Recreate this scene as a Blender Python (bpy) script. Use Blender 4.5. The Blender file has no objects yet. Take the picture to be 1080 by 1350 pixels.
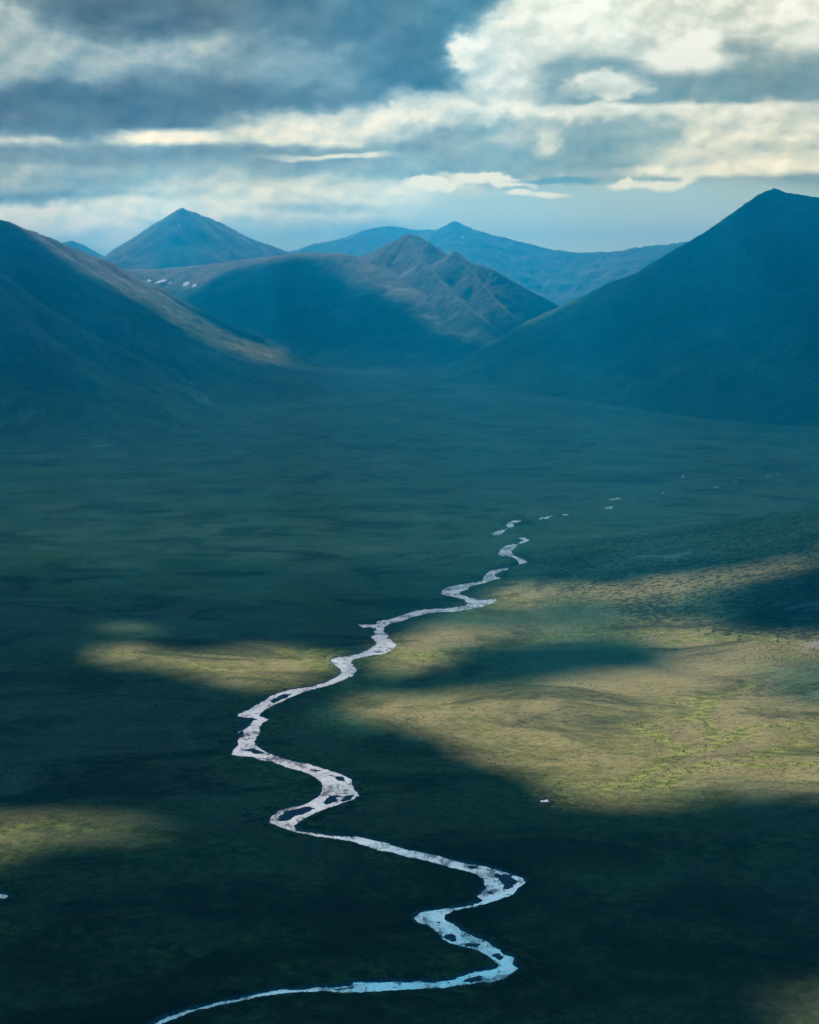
import bpy, math, random
import numpy as np

R = math.radians
rng = np.random.default_rng(7)
scene = bpy.context.scene
COL = scene.collection

# ------------------------------------------------------------------ camera model
F, CXP, CYP, CAMH = 2141.0, 540.0, 675.0, 800.0
PITCH = math.atan(275.0 / F)
ct, st = math.cos(PITCH), math.sin(PITCH)

def ray(px, py):
    a = np.asarray(px, float) - CXP
    b = CYP - np.asarray(py, float)
    return a, F * ct + b * st, -F * st + b * ct

def ground_pt(px, py, z=0.0):
    dx, dy, dz = ray(px, py)
    t = (z - CAMH) / dz
    return dx * t, dy * t

def at(px, py, D):
    dx, dy, dz = ray(px, py)
    t = D / dy
    return np.array([dx * t, D, CAMH + dz * t])

def project(X, Y, Z):
    Zr = Z - CAMH
    zc = Y * ct - Zr * st
    yc = Y * st + Zr * ct
    zc = np.maximum(zc, 1.0)
    return CXP + F * X / zc, CYP - F * yc / zc

# sun: elevation and azimuth (measured from +Y, the view direction, towards +X)
SUN_EL, SUN_AZ = 42.0, -15.0
sdir = np.array([math.cos(R(SUN_EL)) * math.sin(R(SUN_AZ)), math.cos(R(SUN_EL)) * math.cos(R(SUN_AZ)), math.sin(R(SUN_EL))])

# ------------------------------------------------------------------ noise
def _h(ix, iy, s):
    n = (ix.astype(np.int64) * 374761393 + iy.astype(np.int64) * 668265263 + s * 1274126177) & 0xffffffff
    n = ((n ^ (n >> 13)) * 1103515245) & 0xffffffff
    n = ((n ^ (n >> 15)) * 2246822519) & 0xffffffff
    return ((n ^ (n >> 16)) & 0xffff).astype(np.float32) * np.float32(2 * math.pi / 65536)

def perlin(x, y, s=0):
    x = np.asarray(x, float); y = np.asarray(y, float)
    fx = np.floor(x); fy = np.floor(y)
    ix = fx.astype(np.int64); iy = fy.astype(np.int64)
    tx = (x - fx).astype(np.float32); ty = (y - fy).astype(np.float32)
    ux = tx * tx * tx * (tx * (tx * 6 - 15) + 10); uy = ty * ty * ty * (ty * (ty * 6 - 15) + 10)
    def g(a, b):
        h = _h(ix + a, iy + b, s)
        return np.cos(h) * (tx - a) + np.sin(h) * (ty - b)
    n0 = g(0, 0) * (1 - ux) + g(1, 0) * ux
    n1 = g(0, 1) * (1 - ux) + g(1, 1) * ux
    return (n0 * (1 - uy) + n1 * uy) * 1.5

def fbm(x, y, octv=4, s=0, gain=0.5):
    v = 0.0; a = 1.0; t = 0.0
    for i in range(octv):
        v = v + a * perlin(x * 2 ** i + 17.3 * i, y * 2 ** i - 9.1 * i, s + i * 13)
        t += a; a *= gain
    return v / t * 1.3

def ridged(x, y, octv=4, s=0, gain=0.5):
    v = 0.0; a = 1.0; t = 0.0
    for i in range(octv):
        v = v + a * (1 - np.abs(perlin(x * 2 ** i + 5.3 * i, y * 2 ** i + 3.7 * i, s + i * 7)) * 1.8)
        t += a; a *= gain
    return v / t

def sstep(a, b, x):
    t = np.clip((x - a) / (b - a), 0, 1)
    return t * t * (3 - 2 * t)

# ------------------------------------------------------------------ river outline (traced, then laid on the z = 0 plane)
def zz(origin, s, pts):
    return [(origin[0] + x / s, origin[1] + y / s) for x, y in pts]
O1, S1 = (180, 1120), 4.154
O2, S2 = (440, 1120), 3.857
O3, S3 = (290, 900), 5.143
O4, S4 = (420, 760), 4.154
O5, S5 = (560, 660), 5.4
O6, S6 = (760, 590), 3.375
left = (zz(O5, S5, [(640,312),(600,322),(565,345),(545,382),(570,395),(615,400),(640,410),(670,425),(690,450),(660,465),(600,475),(540,485),(490,495),(455,520),(437,548),(435,570),(400,578),(340,588),(270,598),(200,610),(150,630),(127,660),(160,675),(230,687),(290,705),(325,735),(290,752),(200,765),(80,772),(0,778)])
  + zz(O4, S4, [(540,188),(490,205),(420,228),(380,238),(330,245),(322,262),(270,265),(222,266),(250,280),(300,285),(310,300),(315,320),(290,330),(325,360),(320,375),(280,400),(250,415),(220,425),(170,435),(110,445),(72,455),(80,475),(120,505),(135,525),(110,545),(60,575),(0,593)])
  + zz(O3, S3, [(620,30),(500,45),(430,62),(350,90),(290,130),(240,160),(190,190),(120,215),(130,230),(200,238),(165,270),(145,290),(135,330),(140,370),(133,400),(130,430),(100,455),(83,485),(130,498),(230,505),(270,525),(350,535),(420,560),(500,585),(570,605),(640,635),(680,660),(705,700),(700,740),(670,775),(620,810),(560,830),(500,845),(440,855),(385,885),(355,910),(345,950),(390,970),(450,990),(530,1018),(620,1035),(740,1050),(850,1068),(900,1080)])
  + zz(O2, S2, [(240,5),(300,15),(370,38),(420,48),(480,55),(530,72),(600,92),(680,108),(730,125),(770,155),(782,190),(770,215),(735,238),(765,262),(700,278),(620,295),(540,307),(480,312),(425,330),(417,350),(435,372),(490,385),(530,420),(560,435),(555,455),(600,478),(650,490),(740,512),(800,550),(830,575),(852,580),(840,600),(780,615),(700,630),(620,662),(560,672),(480,678),(440,672),(360,680),(340,672),(200,678),(110,678),(90,695),(0,703)])
  + zz(O1, S1, [(1000,752),(960,765),(870,770),(820,770),(770,772),(710,785),(640,800),(560,820),(480,835),(400,855),(340,868),(290,880),(240,900),(180,915),(140,930),(100,955),(40,1000),(-60,1060),(-200,1200)]))
right = (zz(O1, S1, [(-160,1230),(-40,1080),(70,1010),(130,955),(160,945),(220,918),(290,893),(350,875),(420,860),(500,843),(580,823),(660,806),(740,795),(830,788),(900,778),(980,780),(1040,770)])
  + zz(O2, S2, [(0,724),(130,728),(260,718),(380,710),(500,705),(620,695),(720,678),(760,670),(790,678),(840,662),(910,625),(930,605),(910,590),(905,550),(860,530),(800,490),(750,458),(700,440),(655,418),(620,390),(555,355),(560,335),(600,312),(700,292),(790,270),(850,250),(910,225),(925,200),(970,165),(955,145),(890,125),(850,110),(770,88),(700,75),(620,60),(540,38),(470,20),(380,5)])
  + zz(O3, S3, [(1080,1078),(1000,1060),(940,1045),(860,1045),(740,1032),(640,1020),(540,1000),(500,975),(530,945),(580,915),(640,885),(700,860),(770,835),(830,812),(900,795),(930,765),(925,740),(905,730),(890,690),(885,655),(840,630),(760,605),(690,580),(600,552),(500,535),(400,508),(330,480),(270,450),(235,425),(222,400),(240,375),(265,335),(262,300),(290,270),(330,250),(300,240),(265,225),(268,205),(300,185),(350,155),(420,125),(500,90),(560,65),(650,40),(730,20),(790,0)])
  + zz(O4, S4, [(140,565),(185,545),(203,510),(190,490),(170,470),(185,455),(250,440),(300,430),(350,425),(385,410),(425,378),(400,355),(370,335),(380,320),(350,300),(350,280),(380,260),(450,245),(500,225),(560,210)])
  + zz(O5, S5, [(0,805),(80,795),(200,790),(310,775),(400,755),(470,730),(505,700),(440,710),(370,705),(310,680),(240,665),(230,650),(300,630),(290,615),(330,605),(410,590),(480,572),(540,570),(570,548),(520,545),(490,530),(520,515),(590,505),(575,490),(640,475),(700,470),(738,455),(720,435),(690,415),(650,400),(610,385),(595,365),(610,345),(640,320)]))
def to_world(poly):
    p = np.array(poly, float)
    gx, gy = ground_pt(p[:, 0], p[:, 1])
    return np.stack([gx, gy], 1)
RIVER = to_world(left + right)
PONDS = [to_world(zz(O5, S5, q)) for q in (
    [(480,240),(520,215),(590,198),(545,235),(520,250)],
    [(580,180),(600,155),(640,142),(688,140),(670,152),(632,165),(630,188),(600,190)],
    [(655,260),(710,265),(745,282),(715,298),(672,308),(680,295),(710,282)],
    [(805,125),(850,118),(905,108),(870,127),(820,134)],
    [(985,97),(1020,97),(1015,104),(988,104)])]
PONDS += [to_world(zz(O6, S6, q)) for q in (
    [(140,229),(195,221),(190,230),(150,234)],
    [(125,270),(160,261),(158,272),(130,275)],
    [(370,201),(392,199),(388,206),(372,206)],
    [(612,172),(632,172),(632,180),(616,180)],
    [(465,120),(475,122),(482,136),(472,134)],
    [(694,149),(714,149),(712,156),(696,156)],
    [(840,129),(862,126),(860,132),(842,134)],
    [(880,122),(902,119),(900,124),(882,126)],
    [(1036,105),(1062,104),(1060,111),(1038,111)],
    [(1026,78),(1050,78),(1080,85),(1100,90),(1060,88),(1040,84)],
    [(514,188),(524,188),(524,193),(515,193)])]
PONDS += [to_world([(-14,1180),(2,1179),(9,1181),(4,1184),(-12,1185)]), to_world([(713,1055.4),(721,1055),(722,1057.5),(714,1057.8)])]
BARS = [to_world(zz(O2, S2, q)) for q in (
    [(815,125),(870,120),(930,150),(920,175),(890,205),(860,200),(850,165)],
    [(555,432),(600,430),(640,450),(610,465),(565,455)], [(645,480),(700,475),(750,480),(730,500),(670,492)],
    [(750,500),(800,515),(790,524)], [(815,540),(855,545),(850,562),(830,555)],
    [(640,660),(740,640),(760,665),(700,678)], [(775,215),(810,215),(800,230)], [(680,83),(742,88),(700,97)],
    [(-20,715),(60,700),(120,690),(110,700),(40,716)], [(560,290),(640,255),(725,240),(765,266),(700,283),(620,296)])]
BARS += [to_world(zz(O3, S3, q)) for q in (
    [(120,232),(250,243),(215,275),(170,320),(160,375),(130,380),(130,300)], [(150,455),(230,445),(330,488),(240,480)],
    [(700,800),(740,768),(815,762),(775,812),(720,828)], [(385,930),(430,880),(600,835),(645,855),(560,890),(480,925),(410,948)],
    [(500,978),(560,940),(700,985),(860,1038),(740,1038),(620,1022),(530,1005)], [(835,805),(850,768),(915,748),(890,792)],
    [(750,628),(840,640),(880,690),(800,660)], [(340,120),(420,80),(500,70),(430,110),(360,140)], [(560,570),(680,595),(640,602)])]
BARS += [to_world(zz(O5, S5, q)) for q in ([(240,665),(310,648),(460,700),(370,706)], [(490,530),(520,514),(590,514),(572,546),(520,546)])]
BARS += [to_world(zz(O4, S4, q)) for q in ([(260,275),(318,283),(316,300),(300,292)], [(300,405),(345,412),(320,420)])]

def sdf(px, py, poly):
    """signed distance, negative inside"""
    n = len(px)
    d2 = np.full(n, 1e18); ins = np.zeros(n, bool)
    A = poly; B = np.roll(poly, -1, 0)
    for (ax, ay), (bx, by) in zip(A, B):
        ex, ey = bx - ax, by - ay
        L = ex * ex + ey * ey
        if L < 1e-9: continue
        wx = px - ax; wy = py - ay
        t = np.clip((wx * ex + wy * ey) / L, 0, 1)
        qx = wx - ex * t; qy = wy - ey * t
        np.minimum(d2, qx * qx + qy * qy, out=d2)
        c = (ay > py) != (by > py)
        if by != ay:
            ins ^= c & (wx < ex * wy / (by - ay))
    d = np.sqrt(d2)
    return np.where(ins, -d, d)

def sdf_far(x, y, poly, reach, cap):
    out = np.full(x.shape, cap, float)
    lo = poly.min(0) - reach; hi = poly.max(0) + reach
    m = (x > lo[0]) & (x < hi[0]) & (y > lo[1]) & (y < hi[1])
    if m.any():
        out[m] = np.minimum(sdf(x[m], y[m], poly), cap)
    return out

def line_dist(x, y, pts):
    """distance to an open polyline"""
    d2 = np.full(x.shape, 1e12)
    for (ax, ay), (bx, by) in zip(pts[:-1], pts[1:]):
        ex, ey = bx - ax, by - ay
        L = ex * ex + ey * ey + 1e-9
        wx = x - ax; wy = y - ay
        t = np.clip((wx * ex + wy * ey) / L, 0, 1)
        np.minimum(d2, (wx - ex * t) ** 2 + (wy - ey * t) ** 2, out=d2)
    return np.sqrt(d2)

# ------------------------------------------------------------------ relief
# name, label, ridge [(px, py, distance)], width per metre of height, exponent, crest rounding, gully amplitude, gully spacing
RIDGES = [
 ('mountain', 'tall dark pyramid shaped mountain filling the right side of the valley',
  [(1700,330,16000),(1400,335,15000),(1250,306,14300),(1150,280,13800),(1080,262,13500),(1045,256,13320),(1020,250,13200),(1002,257,13130),(985,266,13080),(960,285,13000),(900,322,12800),(840,370,12600),(780,413,12450),(720,449,12300),(665,475,12200),(610,492,12000)], 1.50, 1.10, 12, 20, 210),
 ('mountain', 'long dark mountain flank coming down from the left edge with a sunlit crest',
  [(-900,200,10500),(-500,215,11200),(-200,245,11600),(0,290,12000),(60,314,12200),(130,342,12500),(190,372,12650),(240,410,12700),(290,448,12500),(325,466,12250)], 2.1, 1.3, 60, 24, 200),
 ('mountain', 'broad brown middle mountain with a pointed rocky summit and shaded hollow',
  [(60,362,17500),(130,354,17200),(200,354,16900),(300,346,16600),(350,339,16300),(400,334,16000),(450,337,15900),(500,352,15500),(540,378,15000),(570,410,14500)], 1.95, 1.12, 260, 22, 220),
 ('mountain', 'blue pointed mountain in the far distance behind the left saddle',
  [(60,352,22500),(140,336,22000),(165,323,21800),(190,303,21500),(215,288,21200),(240,274,21000),(265,283,21100),(290,294,21200),(330,315,21500),(380,331,22000),(430,345,22500)], 1.6, 1.05, 8, 30, 240),
 ('mountain', 'small blue far peak just left of the pointed far mountain',
  [(40,340,25000),(80,322,24600),(95,317,24500),(110,323,24500),(150,343,24600)], 1.8, 1.1, 15, 20, 300),
 ('mountain', 'long pale blue far ridge on the horizon between the middle and right mountains',
  [(250,352,27500),(330,345,27200),(390,331,27000),(420,320,26900),(455,311,26700),(490,300,26600),(515,297,26500),(545,301,26400),(575,300,26200),(600,291,26000),(625,301,26100),(650,309,26000),(700,323,26000),(760,334,25800),(800,332,25600),(850,325,25400),(890,321,25200),(1000,312,25000),(1200,300,25500),(1500,280,26500)], 2.4, 1.08, 10, 44, 300),
 ('hill', 'low hill rising at the right edge with a dark shrubby flank and sunlit top',
  [(1500,600,4750),(1300,648,4680),(1180,688,4640),(1080,721,4600),(1020,740,4600),(960,756,4620),(900,767,4640)], 5.5, 1.35, 60, 5, 110),
 # spurs
 (2, '', [(440,348,16200),(470,342,16000),(495,331,15900),(515,320,15850),(528,313,15820),(540,308,15800),(552,311,15750),(566,319,15600),(580,331,15500),(592,340,15400),(597,336,15330),(600,331,15300),(605,334,15280),(611,343,15200),(622,347,15150),(650,357,15050),(700,384,14850),(755,412,14600),(800,436,14300)], 1.45, 1.06, 6, 17, 95),
 (2, '', [(540,309,15800),(556,345,15200),(590,385,14600),(640,430,13900),(690,468,13200)], 1.5, 1.1, 15, 22, 150),
 (2, '', [(420,337,15950),(440,365,15300),(470,400,14700),(500,445,13900),(530,478,13200)], 1.9, 1.2, 140, 20, 200),
 (2, '', [(600,331,15300),(622,362,14950),(655,400,14500),(690,432,14100)], 1.4, 1.1, 8, 22, 130),
 (1, '', [(-200,245,11600),(-60,330,10600),(20,430,9900),(90,520,9400)], 1.8, 1.5, 120, 18, 240),
 (0, '', [(1080,262,13500),(1060,340,12700),(1030,430,12000),(1000,500,11400)], 1.35, 1.12, 40, 18, 220),
]

def floor_z(x, y):
    rise = 290 * sstep(7200, 14000, y) * (1 - sstep(300, 2600, x - (y - 9000) * 0.02))
    return rise

def build_ridge(spec):
    pts = np.array([at(*p) for p in spec[2]])
    fz = floor_z(pts[:, 0], pts[:, 1])
    return pts, np.maximum(pts[:, 2] - fz, 5.0)

STREAK = [None]
def ridge_height(x, y, spec, k):
    pts, zr = build_ridge(spec)
    _, _, _, wk, pe, rr, gam, gsp = spec
    best = np.zeros(x.shape); 
    big = zr.max() * wk
    lo = pts[:, :2].min(0) - big; hi = pts[:, :2].max(0) + big
    m = (x > lo[0]) & (x < hi[0]) & (y > lo[1]) & (y < hi[1])
    if not m.any(): return best, best.copy()
    X = x[m]; Y = y[m]
    # a gentle warp keeps slopes from being ruled surfaces
    wx = fbm(X / 900, Y / 900, 3, 40 + k) * 70; wy = fbm(X / 900, Y / 900, 3, 60 + k) * 70
    B = np.zeros(X.shape); U = np.ones(X.shape); S = np.zeros(X.shape)
    acc = 0.0
    for i in range(len(pts) - 1):
        ax, ay = pts[i, :2]; bx, by = pts[i + 1, :2]
        ex, ey = bx - ax, by - ay
        L2 = ex * ex + ey * ey; L = math.sqrt(L2)
        t = np.clip(((X - ax) * ex + (Y - ay) * ey) / L2, 0, 1)
        qx = X - ax - ex * t; qy = Y - ay - ey * t
        d0 = np.sqrt(qx * qx + qy * qy)
        f = np.clip(d0 / 500, 0, 1)
        qx = qx + wx * f; qy = qy + wy * f
        d = np.sqrt(qx * qx + qy * qy + rr * rr) - rr
        d = np.where(d0 < 1, 0, d)
        h0 = zr[i] + (zr[i + 1] - zr[i]) * t
        u = np.clip(d / (h0 * wk * (1 + (2.2 if wk < 4 else 0.0) * np.exp(-h0 / 200))), 0, 1)
        h = h0 * (1 - u) ** pe
        b = h > B
        B = np.where(b, h, B); U = np.where(b, u, U)
        S = np.where(b, acc + L * t + (qx * ey - qy * ex) / L * 0.25 , S)
        acc += L
    env = np.clip(4 * U * (1 - U), 0, 1) ** 0.8 * np.clip(B / 120, 0, 1)
    g = ridged(S / gsp / 2.2 + fbm(X / 500, Y / 500, 2, 5) * .5, U * 1.3, 4, 80 + k) - 0.6
    g2 = ridged(X / gsp / 1.9, Y / gsp / 1.9, 5, 90 + k) - 0.6
    B2 = B + env * gam * (1.5 * g + 1.3 * g2)
    crest = np.exp(-(U * 9) ** 2) * np.clip(B / 300, 0, 1)
    B2 = B2 + crest * (ridged(X / 90, Y / 90, 3, 33) - 0.75) * gam * 0.45
    best[m] = np.maximum(np.where(B > 0, B2, 0), 0)
    STREAK[0] = (m, fbm(S / 70 + fbm(X / 300, Y / 300, 3, 6), U * 2.2, 5, 120 + k, 0.6))
    uu = np.ones(x.shape); uu[m] = U
    return best, uu

def relief(x, y, full=False):
    """terrain height; optionally with the index of the mountain, crest nearness and signed river distance"""
    x = np.asarray(x, float); y = np.asarray(y, float)
    f = floor_z(x, y)
    H = np.zeros(x.shape); idx = np.full(x.shape, -1); UU = np.ones(x.shape); SK = np.zeros(x.shape)
    for k, spec in enumerate(RIDGES):
        h, u = ridge_height(x, y, spec, k)
        own = spec[0] if isinstance(spec[0], int) else k
        b = h > H
        H = np.where(b, h, H); idx = np.where(b & (h > 4), own, idx); UU = np.where(b, u, UU)
        if full and h.any():
            sk = np.zeros(x.shape); sk[STREAK[0][0]] = STREAK[0][1]; SK = np.where(b, sk, SK)
    # river
    rd = sdf_far(x, y, RIVER, 820, 800.) - 9 * sstep(3600, 5400, y)
    for p in PONDS:
        np.minimum(rd, sdf_far(x, y, p, 620, 800.), out=rd)
    away = sstep(60, 800, rd)
    und = fbm(x / 1500, y / 1500, 3, 3) * 16 * away + fbm(x / 330, y / 330, 3, 9) * 3.4 * sstep(5, 320, rd)
    rough = ridged(x / 75, y / 75, 3, 21) * 0.9 + fbm(x / 14, y / 14, 3, 25) * 0.55
    und = und * (1 + H * 0.0012)
    tus = rough * sstep(0, 25, rd) * (1 + np.clip(H / 200, 0, 3))
    z = f + H + np.where(f + H > 0, 1, 1) * und + tus
    # terrace edges either side of the river, then the cut banks
    bank = 1.7 + 1.8 * sstep(30, 300, rd)
    dn = rd + fbm(x / 18, y / 18, 4, 71, 0.6) * 4.0 * sstep(6000, 3500, y) - 2
    land = z + bank
    bed = -0.85 + fbm(x / 24, y / 12, 4, 77, 0.6) * 1.7
    for b in BARS:
        bd = sdf_far(x, y, b, 30, 30.) + fbm(x / 20, y / 14, 4, 74, 0.6) * 8
        bed = np.maximum(bed, np.where(bd < 6, -1.2 + 1.9 * sstep(4, -3, bd), -3))
    w = sstep(-0.8, 1.8, dn)
    z = bed * (1 - w) + land * w
    if full:
        return z, idx, UU, rd, H, SK
    return z

# ------------------------------------------------------------------ polar terrain grid, finer where it is seen
def terrain_grid():
    th = np.concatenate([np.arange(-180, -60, 6.0), np.arange(-60, -26, 2.0), np.arange(-26, -17, 0.3),
                         np.arange(-17, 17, 0.043), np.arange(17, 26, 0.3), np.arange(26, 60, 2.0), np.arange(60, 180, 6.0)])
    rs = [120.0]
    while rs[-1] < 1450: rs.append(rs[-1] * 1.09)
    while rs[-1] < 9500: rs.append(rs[-1] + rs[-1] ** 2 / (CAMH * F) * 1.2)
    while rs[-1] < 17500: rs.append(rs[-1] + 24)
    while rs[-1] < 28500: rs.append(rs[-1] + 55)
    while rs[-1] < 34000: rs.append(rs[-1] + 500)
    rs = np.array(rs)
    T, Rr = np.meshgrid(np.radians(th), rs)
    return Rr * np.sin(T), Rr * np.cos(T)

def mesh_from(name, verts, faces, mat=None, smooth=True):
    me = bpy.data.meshes.new(name)
    nv, nf = len(verts), len(faces)
    k = faces.shape[1]
    me.vertices.add(nv); me.vertices.foreach_set('co', np.asarray(verts, np.float32).ravel())
    me.loops.add(nf * k); me.loops.foreach_set('vertex_index', np.asarray(faces, np.int32).ravel())
    me.polygons.add(nf)
    me.polygons.foreach_set('loop_start', np.arange(0, nf * k, k, dtype=np.int32))
    if smooth: me.polygons.foreach_set('use_smooth', np.ones(nf, bool))
    me.update(calc_edges=True)
    if mat: me.materials.append(mat)
    return me

def link(name, me, kind=None, label=None, cat=None, group=None):
    o = bpy.data.objects.new(name, me); COL.objects.link(o)
    if kind: o['kind'] = kind
    if label: o['label'] = label
    if cat: o['category'] = cat
    if group: o['group'] = group
    return o

def attr(me, name, vals):
    a = me.attributes.new(name, 'FLOAT', 'POINT')
    a.data.foreach_set('value', np.asarray(vals, np.float32))

# ------------------------------------------------------------------ node helpers
class NT:
    def __init__(self, tree): self.t = tree; self.n = tree.nodes; self.l = tree.links
    def new(self, typ, ins=None, **kw):
        nd = self.n.new(typ)
        for k, v in kw.items(): setattr(nd, k, v)
        for k, v in (ins or {}).items(): self.set(nd, k, v)
        return nd
    def set(self, nd, key, v):
        s = nd.inputs[key]
        if hasattr(v, 'outputs'): v = v.outputs[0]
        if isinstance(v, bpy.types.NodeSocket): self.l.new(v, s)
        else: s.default_value = v
    def math(self, op, a, b=None, c=None, clamp=False):
        nd = self.n.new('ShaderNodeMath'); nd.operation = op; nd.use_clamp = clamp
        for i, v in enumerate((a, b, c)):
            if v is not None: self.set(nd, i, v)
        return nd.outputs[0]
    def vmath(self, op, a, b=None, scale=None):
        nd = self.n.new('ShaderNodeVectorMath'); nd.operation = op
        self.set(nd, 0, a)
        if b is not None: self.set(nd, 1, b)
        if scale is not None: self.set(nd, 'Scale', scale)
        return nd.outputs['Value'] if op in ('LENGTH', 'DOT_PRODUCT', 'DISTANCE') else nd.outputs[0]
    def noise(self, vec, scale, detail=4, rough=0.55, dist=0.0, color=False):
        nd = self.new('ShaderNodeTexNoise', {'Vector': vec, 'Scale': scale, 'Detail': detail, 'Roughness': rough, 'Distortion': dist})
        return nd.outputs['Color' if color else 'Fac']
    def ss(self, v, a, b, lo=0.0, hi=1.0, lin=False):
        nd = self.new('ShaderNodeMapRange', interpolation_type='LINEAR' if lin else 'SMOOTHSTEP')
        for k, x in ((0, v), (1, a), (2, b), (3, lo), (4, hi)): self.set(nd, k, x)
        return nd.outputs[0]
    def mix(self, f, a, b):
        nd = self.n.new('ShaderNodeMix'); nd.data_type = 'RGBA'
        self.set(nd, 0, f); 
        for i, v in ((6, a), (7, b)):
            if isinstance(v, tuple): v = (*v, 1.0) if len(v) == 3 else v
            self.set(nd, i, v)
        return nd.outputs[2]
    def fattr(self, name):
        return self.new('ShaderNodeAttribute', attribute_name=name).outputs['Fac']

def material(name):
    m = bpy.data.materials.new(name); m.use_nodes = True
    m.node_tree.nodes.clear()
    return m, NT(m.node_tree)

def tundra_material():
    m, n = material('tundra')
    geo = n.new('ShaderNodeNewGeometry'); pos = geo.outputs['Position']
    flat = n.vmath('MULTIPLY', pos, (1, 1, 0.6))
    big = n.noise(flat, 0.0011, 5, 0.55)
    mid = n.noise(n.vmath('ADD', flat, (910, 40, 0)), 0.0055, 6, 0.6, 0.4)
    fine = n.noise(flat, 0.045, 5, 0.65)
    vfine = n.noise(flat, 0.2, 4, 0.7)
    rock, lush, gravel, shrub = (n.fattr(k) for k in ('rock', 'lush', 'gravel', 'shrub'))
    wide = n.noise(n.vmath('MULTIPLY', pos, (0.7, 1, 1)), 0.0036, 7, 0.68, 0.9)
    brown = n.mix(n.ss(mid, .38, .62), (0.262, 0.222, 0.092), (0.192, 0.152, 0.078))
    olive = n.mix(n.ss(fine, .38, .62), (0.125, 0.130, 0.040), (0.220, 0.200, 0.066))
    c = n.mix(n.ss(n.math('ADD', big, n.math('MULTIPLY', n.math('SUBTRACT', mid, 0.5), 0.9)), .42, .56), brown, olive)
    # straw coloured flecks and dark heath flecks
    c = n.mix(n.math('MULTIPLY', n.ss(vfine, .52, .66), .6), c, (0.300, 0.255, 0.135))
    c = n.mix(n.math('MULTIPLY', n.ss(n.noise(flat, 0.11, 5, .7), .50, .36), .65), c, (0.060, 0.052, 0.028))
    lushc = n.mix(n.ss(fine, .4, .6), (0.110, 0.130, 0.028), (0.280, 0.265, 0.075))
    lf = n.math('ADD', lush, n.math('MULTIPLY', n.math('SUBTRACT', n.noise(flat, 0.028, 6, .68), .5), 1.6))
    c = n.mix(n.ss(lf, .30, .85), c, lushc)
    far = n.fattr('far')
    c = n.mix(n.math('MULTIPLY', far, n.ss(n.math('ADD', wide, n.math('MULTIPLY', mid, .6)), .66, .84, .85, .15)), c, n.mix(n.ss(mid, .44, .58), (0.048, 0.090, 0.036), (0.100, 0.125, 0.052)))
    c = n.mix(n.math('MULTIPLY', n.ss(wide, .49, .62), n.ss(fine, .36, .6, .5, .95)), c, (0.034, 0.048, 0.018))
    c = n.mix(n.math('MULTIPLY', n.fattr('near_dark'), n.ss(n.math('ADD', mid, n.math('MULTIPLY', fine, .4)), .60, .82, .85, .3)), c, (0.032, 0.040, 0.017))  # dark heath, also deepening the foreground shade in the ground colour
    shr = n.math('ADD', shrub, n.math('MULTIPLY', n.math('SUBTRACT', n.noise(flat, 0.06, 5, 0.7, 0.5), .5), 2.4))
    c = n.mix(n.math('MULTIPLY', n.ss(shr, .42, .62), .9), c, (0.020, 0.034, 0.013))
    stone = n.mix(n.ss(n.noise(flat, 0.02, 6, .65), .35, .65), (0.19, 0.155, 0.130), (0.110, 0.100, 0.092))
    stone = n.mix(n.ss(n.noise(flat, 0.006, 5, .6, .6), .42, .6), stone, (0.235, 0.175, 0.130))
    stone = n.mix(n.ss(n.fattr('streak'), .05, .4), stone, (0.290, 0.235, 0.190))
    rf = n.math('ADD', n.math('ADD', rock, n.math('MULTIPLY', n.fattr('streak'), .95)), n.math('MULTIPLY', n.math('SUBTRACT', n.noise(flat, 0.0045, 6, 0.62, 0.5), .5), 1.5))
    c = n.mix(n.ss(rf, .4, .62), c, stone)
    c = n.mix(gravel, c, n.mix(n.ss(vfine, .4, .6), (0.22, 0.215, 0.21), (0.10, 0.10, 0.10)))
    b = n.new('ShaderNodeBump', {'Strength': 1.0, 'Distance': 6.0, 'Height': n.math('ADD', fine, n.math('MULTIPLY', vfine, 0.35))})
    p = n.new('ShaderNodeBsdfPrincipled', {'Base Color': c, 'Roughness': 0.95, 'Specular IOR Level': 0.1, 'Normal': b})
    out = n.new('ShaderNodeOutputMaterial', {'Surface': p})
    return m

def water_material():
    m, n = material('river_water')
    pos = n.new('ShaderNodeNewGeometry').outputs['Position']
    riff = n.noise(pos, 0.055, 6, 0.7, 0.6)
    rip = n.noise(n.vmath('MULTIPLY', pos, (1, .6, 1)), 0.5, 4, 0.65)
    h = n.math('MULTIPLY', rip, n.ss(riff, .35, .7, .25, 1.0))
    b = n.new('ShaderNodeBump', {'Strength': 0.3, 'Distance': 0.35, 'Height': h})
    spk = n.noise(n.vmath('MULTIPLY', pos, (1, .45, 1)), 0.09, 7, 0.7, 0.3)
    slow = n.noise(pos, 0.016, 5, 0.6, 0.5)
    cover = n.math('MULTIPLY', n.ss(n.math('ADD', spk, n.math('MULTIPLY', n.math('SUBTRACT', slow, .5), .7)), .36, .50, .12, 1.0), n.ss(slow, .36, .62, .62, 1.0))
    d = n.new('ShaderNodeBsdfDiffuse', {'Color': n.mix(cover, (0.07, 0.085, 0.095), (0.42, 0.42, 0.40)), 'Normal': b})
    g = n.new('ShaderNodeBsdfGlossy', {'Color': (0.97, 0.97, 0.97, 1), 'Roughness': 0.2, 'Normal': b})
    mx = n.new('ShaderNodeMixShader', {0: n.math('MULTIPLY', cover, .78, clamp=True), 1: d, 2: g})
    mx = n.new('ShaderNodeMixShader', {0: .14, 1: mx, 2: g})
    n.new('ShaderNodeOutputMaterial', {'Surface': mx})
    return m

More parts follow.
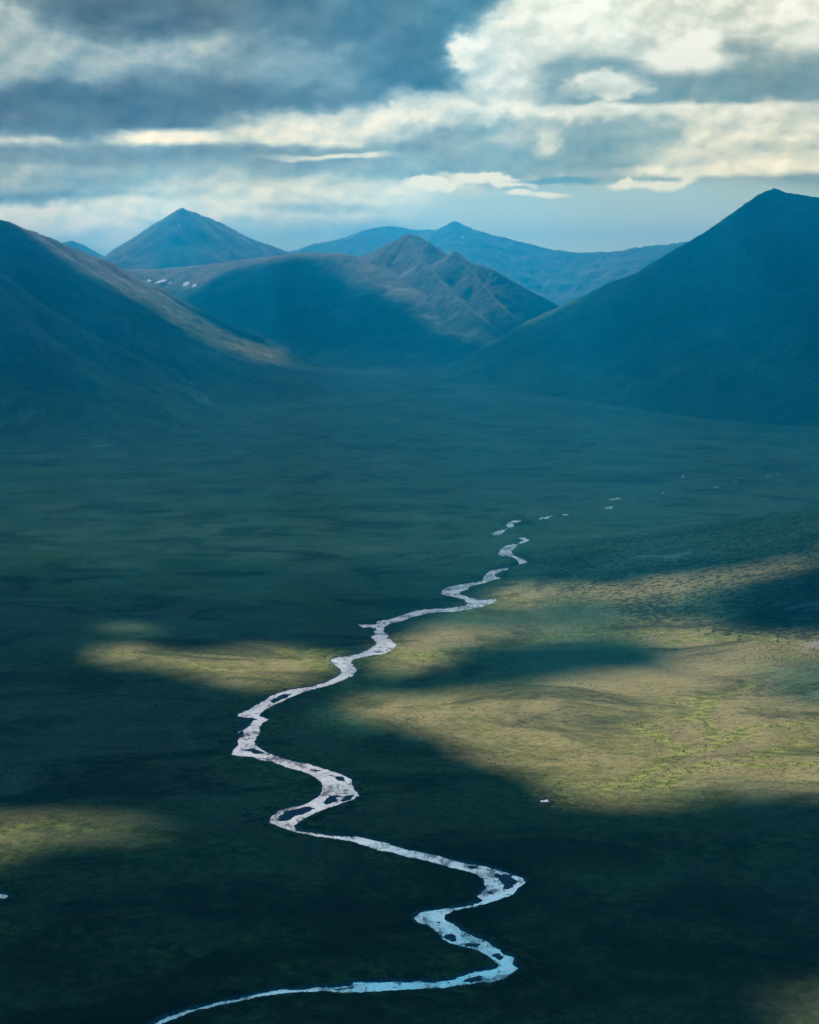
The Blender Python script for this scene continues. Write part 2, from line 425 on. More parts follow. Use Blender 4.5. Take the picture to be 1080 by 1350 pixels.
# ------------------------------------------------------------------ build terrain
MT = tundra_material()
GX, GY = terrain_grid()
NR, NC = GX.shape
Z, IDX, UU, RD, HH, SK = relief(GX.ravel(), GY.ravel(), True)
gx, gy = GX.ravel(), GY.ravel()
Z = np.where(gy < 200, np.clip(Z, -5, 60), Z)
V = np.stack([gx, gy, Z], 1)
P3 = V.reshape(NR, NC, 3)
# vertex normals (columns wrap round)
dr = np.gradient(P3, axis=0)
ext = np.concatenate([P3[:, -1:], P3, P3[:, :1]], 1)
dc = ext[:, 2:] - ext[:, :-2]
N = np.cross(dc, dr); N /= np.linalg.norm(N, axis=2, keepdims=True) + 1e-12
N = N.reshape(-1, 3); N *= np.sign(N[:, 2:3] + 1e-9)
slope = np.arccos(np.clip(N[:, 2], 0, 1)) * 180 / math.pi

# surface attributes
def wl(pts):
    p = np.array(pts, float); a, b = ground_pt(p[:, 0], p[:, 1]); return np.stack([a, b], 1)
STREAMS = [wl(s) for s in (
  [(1120,945),(1040,958),(985,968),(940,985),(905,995),(870,1012),(830,1030),(790,1040)],
  [(905,995),(870,975),(830,955),(790,938)], [(940,985),(925,960),(910,940),(940,920),(990,905)],
  [(1120,1010),(1040,1012),(960,1008),(900,1020),(840,1040)], [(1120,985),(1050,990),(980,1000)],
  [(880,850),(960,848),(1040,862),(1120,850)], [(540,870),(620,856),(700,845),(790,835)],
  [(650,775),(720,770),(800,772),(880,764),(960,752)], [(650,792),(720,800),(800,795)],
  [(0,1096),(60,1092),(130,1096),(200,1098),(240,1110)], [(0,1130),(90,1128),(220,1128),(330,1125)],
  [(150,860),(230,868),(330,862),(420,868)], [(200,840),(300,862),(400,860),(445,858)], [(250,880),(330,895),(400,905)],
  [(180,1270),(260,1258),(330,1262),(390,1275),(405,1285)], [(0,1228),(80,1238),(160,1250),(300,1262)],
  [(330,1245),(370,1238),(420,1230)], [(300,1010),(340,1022),(400,1040)], [(900,1130),(1000,1115),(1120,1100)])]
lush = np.zeros(len(gx))
near = (HH < 60) & (gy > 1200) & (gy < 9500)
wxn = fbm(gx[near] / 160, gy[near] / 160, 3, 11) * 32
wyn = fbm(gx[near] / 160, gy[near] / 160, 3, 12) * 32
ln = np.zeros(near.sum())
for s in STREAMS:
    d = line_dist(gx[near] + wxn, gy[near] + wyn, s)
    ln = np.maximum(ln, 0.55 * np.exp(-(d / 11) ** 2) + 0.42 * np.exp(-(d / 55) ** 2))
lush[near] = ln
lush = np.maximum(lush, 0.55 * np.exp(-(np.maximum(RD, 0) / 70) ** 2))
lush += 0.34 * np.exp(-(np.maximum(RD, 0) / 190) ** 2) * sstep(.35, .95, np.sin(RD / 13 + fbm(gx / 150, gy / 150, 3, 55) * 7)) * sstep(-.1, .3, fbm(gx / 300, gy / 300, 3, 56)) * (RD > 8)
lush += 0.35 * sstep(0.1, 0.6, fbm(gx / 420, gy / 420, 4, 51)) * (HH < 80)
lush = np.where(HH > 80, 0.25 * sstep(400, 80, HH), lush)
rock = sstep(300, 1100, HH) * 0.62 + sstep(26, 40, slope) * 0.3 * sstep(100, 300, HH) + 0.5 * np.exp(-(UU * 5) ** 2) * sstep(200, 600, HH)
shrub = 0.30 * np.exp(-(np.maximum(RD - 4, 0) / 45) ** 2) + 0.2 * sstep(0.0, 0.5, fbm(gx / 260, gy / 260, 4, 53))
shrub = np.where(HH > 300, 0, shrub)
shrub = np.where(IDX == 6, shrub + 0.45 * sstep(2, 30, HH), shrub)
NEAR_DARK = sstep(2650, 2150, gy)  # foreground mask: darker plants plus shade put into the colour
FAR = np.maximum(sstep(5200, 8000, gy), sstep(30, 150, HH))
gravel = np.where(RD < 3, 1.0, np.exp(-(np.maximum(RD - 3, 0) / 4) ** 2) * 0.8) * (Z < 2.5)

ii = (np.arange(NR - 1)[:, None] * NC + np.arange(NC)[None, :])
jj = (np.arange(NR - 1)[:, None] * NC + (np.arange(NC)[None, :] + 1) % NC)
FQ = np.stack([ii, jj, jj + NC, ii + NC], -1).reshape(-1, 4)
fid = IDX[FQ[:, 0]]
def submesh(name, mask, kind, label):
    f = FQ[mask]
    used, inv = np.unique(f, return_inverse=True)
    me = mesh_from(name, V[used], inv.reshape(f.shape), MT)
    for k, a in (('near_dark', NEAR_DARK), ('streak', SK), ('far', FAR), ('rock', rock), ('lush', lush), ('gravel', gravel), ('shrub', shrub)): attr(me, k, a[used])
    me.normals_split_custom_set_from_vertices(N[used].astype(float).tolist() if False else N[used])
    return link(name, me, kind, label)
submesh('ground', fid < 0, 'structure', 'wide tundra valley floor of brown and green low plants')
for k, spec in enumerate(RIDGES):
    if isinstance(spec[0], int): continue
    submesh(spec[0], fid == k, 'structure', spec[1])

# ------------------------------------------------------------------ water
MW = water_material()
def water_sheet(name, poly, label, step, grow=7.0):
    lo = poly.min(0) - grow; hi = poly.max(0) + grow
    xs = np.arange(lo[0], hi[0] + step, step); ys = np.arange(lo[1], hi[1] + step, step)
    X, Y = np.meshgrid(xs, ys)
    d = sdf(X.ravel(), Y.ravel(), poly).reshape(X.shape)
    keep = (np.minimum(np.minimum(d[:-1, :-1], d[1:, 1:]), np.minimum(d[1:, :-1], d[:-1, 1:])) < grow)
    nx = len(xs)
    i, j = np.nonzero(keep)
    a = i * nx + j
    f = np.stack([a, a + 1, a + nx + 1, a + nx], 1)
    used, inv = np.unique(f, return_inverse=True)
    v = np.stack([X.ravel()[used], Y.ravel()[used], np.zeros(len(used))], 1)
    return link(name, mesh_from(name, v, inv.reshape(f.shape), MW), 'structure', label)
water_sheet('river', RIVER, 'pale braided river winding down the valley to the foreground', 6.0)
for p in PONDS:
    water_sheet('pond', p, 'short bright stretch of open water on the valley floor', 5.0, 5.0)

# ------------------------------------------------------------------ willow scrub (one mass of low bushes, each its own little dome)
def scrub():
    n0 = 260000
    px = rng.uniform(-60, 1140, n0); py = rng.uniform(735, 1400, n0)
    X, Y = ground_pt(px, py)
    z, idx, uu, rd, hh, sk = relief(X, Y, True)
    clump = fbm(X / 130, Y / 130, 4, 301) + 0.5 * fbm(X / 30, Y / 30, 3, 302)
    want = 0.0 + 0.25 * sstep(0.1, 0.7, clump) + 0.45 * np.exp(-(np.maximum(rd - 6, 0) / 26) ** 2)
    for s in STREAMS:
        want += 0.30 * np.exp(-(line_dist(X + 25 * clump, Y + 25 * clump, s) / 22) ** 2)
    want = np.where(idx == 6, want + 0.35, want)
    ok = (rng.uniform(0, 1, n0) < want * 0.5) & (rd > 5)
    X, Y, z = X[ok], Y[ok], z[ok]
    n1 = len(X)
    sz = rng.uniform(0.5, 1.35, n1) * (0.75 + Y / 5500)
    ht = sz * rng.uniform(0.5, 1.0, n1)
    k = 5
    an = np.arange(k) * 2 * math.pi / k
    rot = rng.uniform(0, 6.28, n1)[:, None] + an[None, :]
    j1 = rng.uniform(0.7, 1.3, (n1, k)); j2 = rng.uniform(0.5, 1.0, (n1, k))
    ring1 = np.stack([X[:, None] + np.cos(rot) * j1 * sz[:, None], Y[:, None] + np.sin(rot) * j1 * sz[:, None], np.repeat(z[:, None] - 0.4, k, 1)], -1)
    ring2 = np.stack([X[:, None] + np.cos(rot) * j2 * sz[:, None], Y[:, None] + np.sin(rot) * j2 * sz[:, None], z[:, None] + ht[:, None] * rng.uniform(0.5, 0.9, (n1, k))], -1)
    top = np.stack([X, Y, z + ht], -1)[:, None, :]
    v = np.concatenate([ring1, ring2, top], 1).reshape(-1, 3)
    t = []
    for a in range(k):
        b = (a + 1) % k
        t += [(a, b, k + b), (a, k + b, k + a), (k + a, k + b, 2 * k)]
    t = np.array(t)
    f = (t[None] + (np.arange(n1) * (2 * k + 1))[:, None, None]).reshape(-1, 3)
    m, n = material('willow_leaves')
    pos = n.new('ShaderNodeNewGeometry').outputs['Position']
    c = n.mix(n.ss(n.noise(pos, .08, 4, .7), .4, .6), (0.045, 0.065, 0.022), (0.100, 0.115, 0.038))
    n.new('ShaderNodeOutputMaterial', {'Surface': n.new('ShaderNodeBsdfPrincipled', {'Base Color': c, 'Roughness': 0.9, 'Specular IOR Level': 0.15})})
    link('willow_scrub', mesh_from('willow_scrub', v, f, m, False), 'stuff', 'low dark willow bushes scattered over the tundra and thicker along the water')
    print('SCRUB', n1)
scrub()

# ------------------------------------------------------------------ snow
MS, n = material('old_snow')
pos = n.new('ShaderNodeNewGeometry').outputs['Position']
n.new('ShaderNodeOutputMaterial', {'Surface': n.new('ShaderNodeBsdfPrincipled', {'Base Color': n.mix(n.noise(pos, .05, 4), (0.86, 0.88, 0.9), (0.74, 0.77, 0.8)), 'Roughness': 0.7})})
def hit(px, py):
    dx, dy, dz = ray(px, py)
    D = np.arange(3000, 30000, 8.0)
    t = D / dy
    h = relief(dx * t, D)
    below = (CAMH + dz * t) < h
    i = int(np.argmax(below))
    return dx * t[i], D[i]
def snow(px, py, wpx, hpx, label, seed):
    x0, y0 = hit(px, py)
    m = y0 / F
    e = 6.0
    gr = np.array([(relief(np.array([x0 + e, x0 - e, x0, x0]), np.array([y0, y0, y0 + e, y0 - e])))]).ravel()
    gyv = (gr[2] - gr[3]) / (2 * e)
    dep = max(abs(math.sin(math.atan(gyv))) + 0.03, 0.12)
    a, b = wpx * m / 2, hpx * m / 2 / dep * math.cos(math.atan(gyv))
    b = min(b, a * 3.0)
    nr, na = 7, 36
    vs = [(x0, y0)]; edge = [0.0]
    for r in range(1, nr + 1):
        for k in range(na):
            an = 2 * math.pi * k / na
            q = 1 + 0.25 * float(perlin(math.cos(an) * 1.6 + seed, math.sin(an) * 1.6, 5)) * 1.4
            vs.append((x0 + math.cos(an) * a * q * r / nr, y0 + math.sin(an) * b * q * r / nr)); edge.append(r / nr)
    vs = np.array(vs); edge = np.array(edge)
    z = relief(vs[:, 0], vs[:, 1]) + 5.0 * (1 - edge ** 3) - 1.0 * (edge > .99)
    fs = []
    for k in range(na): fs.append((0, 1 + k, 1 + (k + 1) % na, 1 + (k + 1) % na))
    me = bpy.data.meshes.new('snow_patch')
    faces = [(0, 1 + k, 1 + (k + 1) % na) for k in range(na)]
    for r in range(nr - 1):
        for k in range(na):
            a0 = 1 + r * na + k; a1 = 1 + r * na + (k + 1) % na
            faces.append((a0, a0 + na, a1 + na, a1))
    me.from_pydata([(*p, zz_) for p, zz_ in zip(vs, z)], [], faces)
    me.polygons.foreach_set('use_smooth', [True] * len(me.polygons))
    me.materials.append(MS)
    link('snow_patch', me, None, label, 'snow patch', 'old snow patches left on the mountains')
snow(196, 370.5, 8, 4, 'small flat snow patch, leftmost of those on the brown saddle', 1)
snow(212, 371, 16, 5, 'long thin snow patch, widest of those on the brown saddle', 2)
snow(224, 373.5, 4, 4, 'tiny snow patch between the long thin one and the round one on the saddle', 3)
snow(245.5, 375, 10, 9, 'round bright snow patch on the saddle, largest in height', 4)
snow(256, 377, 7, 7, 'small round snow patch, rightmost of those on the saddle', 5)
snow(236.5, 298, 4, 2, 'little snow patch high on the pointed blue far mountain', 6)
snow(610.5, 312.5, 4, 4, 'little snow patch below the summit of the long far ridge', 7)

# ------------------------------------------------------------------ cloud cover over the valley (unseen volumes above the frame, shaped for the shade they cast)
HC = 8500.0
OFFU = np.array([sdir[0] / sdir[2], sdir[1] / sdir[2]])
# lit areas: (polygon in picture px, edge softness px (x), strength); shade areas take light away again
LIT = [
 ([(648,790),(672,772),(720,766),(800,770),(860,762),(930,757),(1000,745),(1080,722),(1300,650),(1300,1052),(1080,1050),(960,1052),(860,1058),(790,1056),(740,1042),(690,1012),(640,996),(585,975),(540,960),(490,935),(470,900),(478,880),(520,848),(570,820),(610,808)], 20, 1.0),
 ([(120,850),(200,848),(245,862),(330,858),(440,858),(440,866),(400,885),(350,905),(290,900),(230,880),(150,872)], 30, 1.0),
 ([(130,815),(180,822),(200,828),(150,828)], 22, .7),
 ([(80,738),(140,742),(150,750),(100,754)], 26, .22),
 ([(-60,1070),(60,1070),(150,1076),(200,1084),(230,1096),(170,1104),(60,1108),(10,1130),(-60,1136)], 26, .9),
 ([(1000,1318),(1080,1305),(1200,1290),(1200,1400),(1100,1400)], 26, .6),
 ([(-60,1118),(120,1128),(300,1126),(420,1120),(400,1142),(160,1150),(-60,1150)], 50, .08),
 ([(640,1130),(760,1128),(900,1138),(1080,1150),(1080,1165),(800,1160)], 50, .06),
 ([(560,925),(470,920),(400,935),(430,960),(540,960)], 30, .2),
 # mountains
 ([(-60,270),(0,285),(60,312),(130,340),(240,402),(290,440),(330,456),(376,464),(372,479),(332,476),(285,466),(240,440),(190,412),(100,380),(0,334),(-60,306)], 9, .65),
 ([(300,456),(345,458),(378,464),(372,478),(335,477),(305,468)], 12, 1.0),
 ([(130,345),(300,340),(400,328),(480,330),(560,300),(640,345),(758,398),(730,412),(700,424),(650,430),(620,432),(560,430),(500,400),(440,370),(380,358),(310,365),(250,385),(240,400),(180,370)], 36, .8),
 ([(165,352),(280,350),(290,372),(265,392),(235,396),(200,384),(170,370)], 16, 1.0),
 ([(540,400),(600,420),(655,452),(625,456),(560,440)], 12, .6),
 ([(280,455),(340,458),(420,480),(560,488),(520,500),(400,495),(300,486)], 30, .22),
 ([(400,640),(540,600),(720,600),(700,660),(560,680)], 120, .10),
]
SHADE = [
 ([(240,400),(270,388),(320,378),(380,372),(440,388),(480,410),(520,440),(540,452),(470,462),(380,458),(310,436)], 45, .6),
 ([(700,788),(800,782),(880,790),(930,770),(1010,768),(1080,772),(1300,770),(1300,838),(1080,842),(1000,838),(930,828),(860,815),(780,812),(700,806)], 18, .75),
 ([(560,812),(640,806),(720,804),(800,812),(860,822),(840,832),(760,834),(660,836),(580,832)], 18, .7),
 ([(640,845),(720,842),(800,838),(890,848),(915,862),(895,882),(800,888),(720,900),(640,910),(560,924),(480,915),(490,890),(560,872),(600,855)], 26, .97),
 ([(930,796),(980,766),(1030,749),(1080,731),(1300,690),(1300,848),(1080,846),(1030,840),(985,826)], 12, .985),
 ([(980,875),(1060,870),(1300,870),(1300,935),(1060,930),(1010,910)], 30, .6),
 ([(440,815),(560,808),(600,815),(560,835),(500,850),(450,845)], 20, .7),
 ([(690,772),(760,770),(760,778),(690,778)], 14, .5),
]
def smooth_poly(px, py, poly, soft):
    q = np.array(poly, float) * np.array([1, 2.6])
    out = np.full(px.shape, 0.0)
    m = (px > q[:, 0].min() - 150) & (px < q[:, 0].max() + 150) & (py * 2.6 > q[:, 1].min() - 150) & (py * 2.6 < q[:, 1].max() + 150)
    if m.any():
        d = sdf(px[m], py[m] * 2.6, q)
        out[m] = sstep(soft, -soft, d)
    return out
def light_map(X, Y, px, py, zg):
    w1 = fbm(X / 420, Y / 420, 4, 201); w2 = fbm(X / 420, Y / 420, 4, 202)
    k_ = sstep(480, 700, py) * 0.75 + 0.25
    w3 = fbm(X / 110, Y / 110, 4, 203, 0.6); w4 = fbm(X / 110, Y / 110, 4, 204, 0.6)
    qx = px + (w1 * 34 + w3 * 15) * k_; qy = py + (w2 * 12 + w4 * 5.5) * k_
    L = np.exp(-(1.95 + 6.7 * np.clip((py - 720) / 400, 0, 1)))
    L = L * (1 - 0.6 * sstep(200, 500, zg))
    for poly, s, a in LIT: L = np.maximum(L, a * smooth_poly(qx, qy, poly, s * 0.75))
    for poly, s, a in SHADE: L = L * (1 - a * smooth_poly(qx, qy, poly, s))
    L = L * (1 - 0.25 * sstep(0.15, 0.8, fbm(X / 700, Y / 300, 4, 205)))
    return L
def shadow_cloud_cover():
    st_ = 50.0
    xs = np.arange(-17000, 12500, st_); ys = np.arange(0, 26500, st_)
    X, Y = np.meshgrid(xs, ys); x = X.ravel(); y = Y.ravel()
    z = np.zeros(x.shape)
    for _ in range(5):
        gx_, gy_ = x - OFFU[0] * (HC - z), y - OFFU[1] * (HC - z)
        z = z * 0.4 + 0.6 * relief(gx_, gy_)
    gx_, gy_ = x - OFFU[0] * (HC - z), y - OFFU[1] * (HC - z)
    px, py = project(gx_, gy_, z)
    L = light_map(gx_, gy_, px, py, z)
    # away from the view: broken cover, extended to darken the near ground
    outside = (np.abs(gx_) > 0.30 * np.maximum(gy_, 100) + 300) | (gy_ < 1500)
    brk = sstep(-0.1, 0.45, fbm(x / 2600, y / 2600, 4, 207)) * 0.3 + 0.01
    L = np.where(outside, brk, L)
    el = np.degrees(np.arctan2(HC - CAMH, np.hypot(x, y)))
    tau = -np.log(np.clip(L, 0.0003, 1)) - 0.03
    tau = np.minimum(tau + 0.4 * np.maximum(tau - 0.25, 0) ** 1.6, np.maximum(tau, 11.0))
    tau *= sstep(12.2, 13.2, el)
    edge = np.minimum(np.minimum(x - xs[0], xs[-1] - x), np.minimum(y - ys[0], ys[-1] - y))
    tau *= sstep(60, 700, edge)
    SIG = 0.12
    T = tau * sdir[2] / SIG
    T = T * (1 + 0.25 * fbm(x / 300, y / 300, 3, 209))
    G = T.reshape(X.shape)
    nx, ny = len(xs), len(ys)
    keep = (np.minimum(np.minimum(G[:-1, :-1], G[1:, 1:]), np.minimum(G[1:, :-1], G[:-1, 1:])) > 0.25)
    i, j = np.nonzero(keep)
    a = i * nx + j
    f = np.stack([a, a + 1, a + nx + 1, a + nx], 1)
    nv = nx * ny
    top = np.stack([x, y, HC + T * 0.65], 1); bot = np.stack([x, y, HC - T * 0.35], 1)
    # side walls along the outline of the kept cells
    e = np.concatenate([f[:, [0, 1]], f[:, [1, 2]], f[:, [2, 3]], f[:, [3, 0]]])
    key = np.minimum(e[:, 0], e[:, 1]) * nv + np.maximum(e[:, 0], e[:, 1])
    _, first, cnt = np.unique(key, return_index=True, return_counts=True)
    be = e[first[cnt == 1]]
    walls = np.stack([be[:, 0] + nv, be[:, 1] + nv, be[:, 1], be[:, 0]], 1)
    allf = np.concatenate([f, f[:, ::-1] + nv, walls])
    v = np.concatenate([top, bot])
    used, inv = np.unique(allf, return_inverse=True)
    m, n = material('tinted_cloud')
    vol = n.new('ShaderNodeVolumePrincipled', {'Color': (0.1, 0.1, 0.1, 1), 'Absorption Color': (0.0, 0.26, 0.38, 1), 'Density': SIG, 'Anisotropy': 0.6})  # absorption tinted so light leaking through turns the shade blue
    n.new('ShaderNodeOutputMaterial', {'Volume': vol})
    me = mesh_from('clouds', v[used], inv.reshape(allf.shape), m, False)
    link('clouds', me, 'stuff', 'unseen cloud cover over the valley, shaped to cast its cloud shadows')
shadow_cloud_cover()

# ------------------------------------------------------------------ haze
HB = (-34500, -34500, -60, 34500, 34500, 2250)
hv = np.array([(x, y, z) for z in (HB[2], HB[5]) for y in (HB[1], HB[4]) for x in (HB[0], HB[3])], float)
hf = np.array([(0, 2, 3, 1), (4, 5, 7, 6), (0, 1, 5, 4), (2, 6, 7, 3), (0, 4, 6, 2), (1, 3, 7, 5)])
m, n = material('haze_air')
vol = n.new('ShaderNodeVolumePrincipled', {'Color': (0.0, 0.52, 1.0, 1), 'Density': 7.8e-5, 'Anisotropy': 0.7})
n.new('ShaderNodeOutputMaterial', {'Volume': vol})
link('haze', mesh_from('haze', hv, hf, m, False), 'stuff', 'blue mountain air filling the valley')

# ------------------------------------------------------------------ light
sl = bpy.data.lights.new('sun', 'SUN'); sl.energy = 5.0; sl.angle = R(0.53); sl.color = (1.0, 0.93, 0.80)
so = bpy.data.objects.new('sun', sl); COL.objects.link(so)
from mathutils import Vector
so.rotation_euler = Vector(sdir.tolist()).to_track_quat('Z', 'Y').to_euler()
so.location = (0, 0, 6000)

#WORLD
w = bpy.data.worlds.new('World'); scene.world = w; w.use_nodes = True
wt = w.node_tree; wt.nodes.clear(); n = NT(wt)
sky = n.new('ShaderNodeTexSky', sky_type='NISHITA', sun_disc=False, sun_elevation=R(SUN_EL), sun_rotation=R(SUN_AZ))
dirv = n.new('ShaderNodeTexCoord').outputs['Generated']
sp = n.new('ShaderNodeSeparateXYZ', {0: dirv})
dX, dY, dZ = sp.outputs
azd = n.math('MULTIPLY', n.math('ARCTAN2', dX, dY), 180 / math.pi)
eld = n.math('MULTIPLY', n.math('ARCSINE', dZ), 180 / math.pi)
ang = n.new('ShaderNodeCombineXYZ', {0: azd, 1: eld, 2: 0.0}).outputs[0]
def ae(px, py):
    a, b, c = ray(px, py); r = math.sqrt(a * a + b * b + c * c)
    return math.degrees(math.atan2(a, b)), math.degrees(math.asin(c / r))
KD = 37.37
def warp(base, scale, amp, detail, rough=0.6, stretch=(1, 1.7, 1), off=(0, 0, 0)):
    c = n.noise(n.vmath('ADD', n.vmath('MULTIPLY', base, stretch), off), scale, detail, rough, 0.0, True)
    return n.vmath('ADD', base, n.vmath('MULTIPLY', n.vmath('SUBTRACT', c, (0.5, 0.5, 0.5)), amp))
W0 = warp(ang, 0.28, (1.1, 0.5, 0), 3)
WP = warp(W0, 0.8, (1.6, 1.2, 0), 7, 0.56, (1, 1.3, 1), (7, 3, 0))        # billowing edges
WS = warp(W0, 0.35, (2.6, 0.5, 0), 7, 0.6, (1, 3.2, 1), (2, 9, 0))         # drawn out, streaky edges
def blob(px, py, rx, ry, soft, streak=False):
    u, v = ae(px, py)
    q = n.vmath('MULTIPLY', n.vmath('SUBTRACT', WS if streak else WP, (u, v, 0)), (KD / rx, KD / ry, 0))
    return n.ss(n.vmath('LENGTH', q), 1 + soft, 1 - soft)
tone = n.math('ADD', 0.46, n.math('MULTIPLY', n.math('SUBTRACT', n.noise(WS, 0.35, 5, 0.6), .5), 0.5))
TONES = [  # px, py, rx, ry, softness, tone, strength, streaky
 (160,55,480,115,.35,.43,.9,0),
 (20,60,110,55,.7,.66,.8,0),(235,50,110,60,.7,.64,.75,0),(350,60,90,50,.7,.60,.6,0),(170,10,120,34,.5,.06,.9,0),
 (555,55,100,88,.28,.02,.96,0),(470,18,170,52,.5,.08,.9,0),(610,0,50,40,.35,.06,.9,0),(420,95,80,35,.7,.42,.6,0),
 (150,146,290,30,.45,.05,.9,0),(400,142,130,26,.6,.18,.8,0),(10,150,110,28,.6,.16,.7,0),(260,110,80,26,.7,.2,.6,0),
 (230,181,85,11,.5,1.0,.95,1),(20,187,60,7,.6,.8,.8,1),(480,168,170,24,.45,.86,.9,0),(560,150,80,26,.4,.93,.9,0),(400,176,90,14,.5,.9,.8,1),
 (180,206,460,15,.5,.30,.85,1),(150,236,330,20,.6,.47,.8,1),(140,264,200,11,.5,.24,.8,1),(470,226,110,14,.6,.34,.8,1),(60,222,100,6,.6,.58,.6,1),
 (490,207,110,4,.6,.95,.85,1),
 (420,266,230,32,.5,.86,.85,1),(60,288,130,18,.5,.96,.9,0),(95,302,90,12,.4,1.0,.8,0),(140,314,60,8,.4,.95,.7,0),(200,278,140,16,.5,.92,.8,1),
 (430,276,80,7,.6,.52,.7,1),(330,300,60,14,.6,.75,.6,1),(50,316,70,6,.6,.6,.6,1),
 (678,78,88,56,.28,.94,.95,0),(618,74,32,26,.3,1.0,.9,0),(705,105,60,36,.3,.96,.8,0),(645,85,35,22,.6,.78,.6,0),
 (835,30,135,66,.4,.93,.9,0),(975,55,130,55,.45,.86,.85,0),(905,78,52,34,.3,1.06,.9,0),(1065,30,70,42,.5,.98,.7,0),(735,15,85,32,.4,.95,.8,0),
 (860,14,60,16,.7,.76,.6,0),(700,60,50,22,.7,.76,.6,0),(975,28,40,16,.7,.74,.5,0),
 (775,98,70,26,.4,.42,.85,1),(900,116,150,22,.45,.36,.9,1),(1040,104,90,36,.45,.38,.88,1),(820,128,90,15,.5,.30,.85,1),(985,60,40,10,.5,.46,.7,1),
 (800,108,48,20,.25,.92,.85,0),(690,126,80,8,.6,.66,.6,1),
 (830,146,280,9,.5,.97,.9,1),(950,164,190,24,.45,.84,.9,0),(690,152,150,16,.5,.9,.85,0),
 (640,192,125,38,.4,.42,.9,0),(800,190,95,36,.3,.32,.92,0),(610,214,120,20,.5,.40,.85,1),(690,170,50,18,.5,.62,.6,0),
 (726,186,15,17,.7,.85,.8,0),(850,165,40,18,.5,.66,.6,0),
 (1000,204,150,22,.45,.82,.9,0),(960,224,140,9,.5,.92,.85,1),(1040,196,60,7,.6,.62,.7,1),(905,205,40,12,.6,.7,.6,0),
]
for px, py, rx, ry, so, tn, k, sk in TONES:
    tone = n.new('ShaderNodeMix', {0: n.math('MULTIPLY', blob(px, py, rx, ry, so, sk), k), 2: tone, 3: tn}).outputs[0]
# billow relief: the same noise sampled a little towards the sun
rb = n.vmath('MULTIPLY', W0, (1, 1.5, 1))
r1 = n.noise(rb, 0.55, 7, 0.52); r2 = n.noise(n.vmath('ADD', rb, (-0.2, 0.45, 0)), 0.55, 7, 0.52)
relf = n.math('MULTIPLY', n.math('SUBTRACT', r1, r2), 0.75)
relf = n.math('MULTIPLY', relf, n.ss(tone, .15, .8, .7, 1.1))
def puffs(v, sc):
    nd = n.new('ShaderNodeTexVoronoi', {'Vector': v, 'Scale': sc, 'Detail': 3.0, 'Roughness': 0.55, 'Smoothness': 0.5}, feature='SMOOTH_F1')
    return nd.outputs['Distance']
WV = warp(n.vmath('MULTIPLY', WP, (1, 1.5, 1)), 1.4, (0.5, 0.5, 0), 4)
pf = n.math('SUBTRACT', puffs(n.vmath('ADD', WV, (-0.18, 0.3, 0)), 0.7), puffs(WV, 0.7))
pf = n.math('MULTIPLY', pf, n.ss(tone, .45, .9, 0.0, .12))
pf = n.math('MULTIPLY', pf, n.ss(eld, 2.5, 5.0, .3, 1.0))
relf = n.math('ADD', relf, pf)
tone = n.math('ADD', n.math('ADD', tone, relf), n.math('MULTIPLY', n.math('SUBTRACT', n.noise(WS, 1.3, 5, .6), .5), .18))
# clear strip low on the right, with a few small clouds in front of it
clear = n.math('MULTIPLY', blob(850, 292, 360, 50, .22, True), n.ss(azd, -3.5, 2.5))
clear = n.math('MAXIMUM', clear, n.math('MULTIPLY', blob(330, 330, 500, 24, .7, True), .55))
small = 0.0
for px, py, rx, ry in ((832,242,26,7),(878,243,34,7),(722,256,34,4),(640,234,60,8),(576,242,40,6),(527,250,15,8),(676,254,18,4)):
    small = n.math('MAXIMUM', small, blob(px, py, rx, ry, .4, ry < 6))
base = blob(740, 238, 62, 4, .5, True)
warmth = n.ss(azd, -1.0, 7.0)
def s2l(r, g, b):
    f = lambda c: ((c / 255 + .055) / 1.055) ** 2.4 if c > 10 else c / 255 / 12.92
    return (f(r), f(g), f(b))
def ramp(cols):
    nd = n.new('ShaderNodeValToRGB', {0: tone}); cr = nd.color_ramp
    while len(cr.elements) < len(cols): cr.elements.new(0.5)
    for e_, (p_, c_) in zip(cr.elements, cols): e_.position = p_; e_.color = (*s2l(*c_), 1)
    return nd.outputs[0]
cool = ramp([(0.0, (68, 68, 66)), (0.25, (100, 110, 112)), (0.5, (142, 160, 162)), (0.78, (204, 213, 202)), (1.0, (252, 248, 228))])
warm = ramp([(0.0, (70, 94, 96)), (0.25, (106, 128, 126)), (0.5, (150, 164, 154)), (0.78, (208, 214, 196)), (1.0, (248, 250, 236))])
cl = n.mix(warmth, cool, warm)
skyc = n.mix(n.ss(eld, 1.0, 4.6), s2l(206, 212, 194), s2l(154, 180, 184))
cl = n.mix(clear, cl, skyc)
cl = n.mix(small, cl, s2l(222, 226, 212))
cl = n.mix(n.math('MULTIPLY', base, .8), cl, s2l(84, 126, 146))
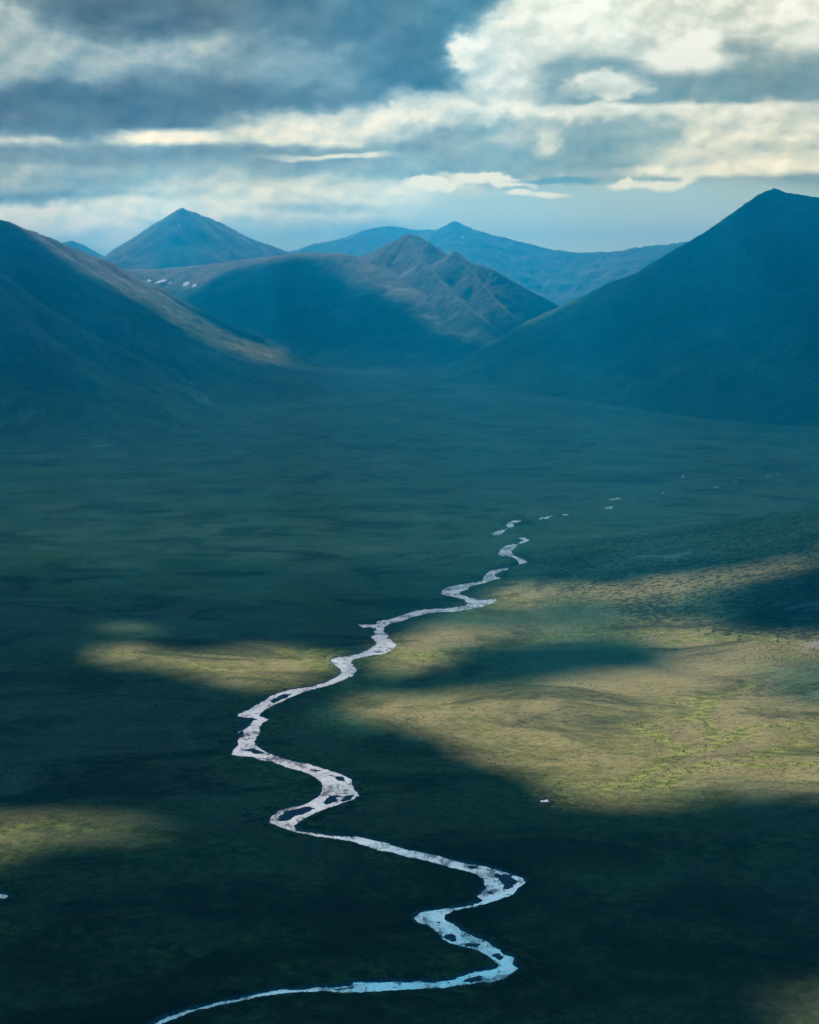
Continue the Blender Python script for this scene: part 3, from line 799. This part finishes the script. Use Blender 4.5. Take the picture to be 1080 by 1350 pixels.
# rest of the sky: veil ahead with a bright patch added for the river, darker blue overhead and behind
sd = n.vmath('DOT_PRODUCT', dirv, tuple(sdir.tolist()))
veil = n.mix(n.ss(n.noise(n.vmath('MULTIPLY', dirv, (1, 1, 2.2)), 4.5, 7, .6, .4), .42, .6), n.vmath('MULTIPLY', sky.outputs[0], (0.04, 0.1, 0.1)), (0.50, 0.62, 0.66))
up = n.vmath('MULTIPLY', sky.outputs[0], (0.0, 0.060, 0.092))
veil = n.mix(n.ss(dX, 0.25, 0.15), veil, n.mix(n.ss(dX, -0.36, -0.24), veil, n.mix(n.ss(eld, 40, 31), veil, (1.45, 1.08, 0.83))))  # unseen warm bright patch, added for the river to reflect
rest = n.mix(n.ss(eld, 28, 38), veil, up)
rest = n.mix(n.ss(dY, 0.75, 0.2), rest, up)
inview = n.math('MULTIPLY', n.ss(eld, 13.5, 11.2), n.ss(dY, 0.72, 0.86))
inview = n.math('MULTIPLY', inview, n.ss(eld, -3.0, -1.0))
SKYGAIN = 0.82
bg_rest = n.new('ShaderNodeBackground', {'Color': rest, 'Strength': SKYGAIN})
cl = n.vmath('MULTIPLY', cl, n.mix(n.ss(eld, 8.0, 1.0), (1.26, 1.12, 0.95), (4.6, 3.4, 1.95)))
bg_view = n.new('ShaderNodeBackground', {'Color': cl, 'Strength': SKYGAIN})
n.new('ShaderNodeOutputWorld', {'Surface': n.new('ShaderNodeMixShader', {0: inview, 1: bg_rest, 2: bg_view})})
w.cycles.sampling_method = 'MANUAL'; w.cycles.sample_map_resolution = 512
#ENDWORLD

# ------------------------------------------------------------------ camera & render
cam = bpy.data.cameras.new('camera'); co = bpy.data.objects.new('camera', cam); COL.objects.link(co)
cam.sensor_fit = 'HORIZONTAL'; cam.sensor_width = 36.0; cam.lens = F * 36.0 / 1080.0
cam.clip_start = 1.0; cam.clip_end = 200000
co.location = (0, 0, CAMH); co.rotation_euler = (math.pi / 2 - PITCH, 0, 0)
scene.camera = co
vs = scene.view_settings; vs.view_transform = 'Standard'; vs.look = 'None'; vs.exposure = 0.92; vs.gamma = 1.0
scene.render.engine = 'CYCLES'
cy = scene.cycles
cy.max_bounces = 4; cy.diffuse_bounces = 1; cy.glossy_bounces = 1; cy.volume_bounces = 0; cy.transparent_max_bounces = 32
cy.use_adaptive_sampling = True; cy.adaptive_threshold = 0.015
cy.use_denoising = True
try: cy.denoiser = 'OPENIMAGEDENOISE'
except Exception: pass
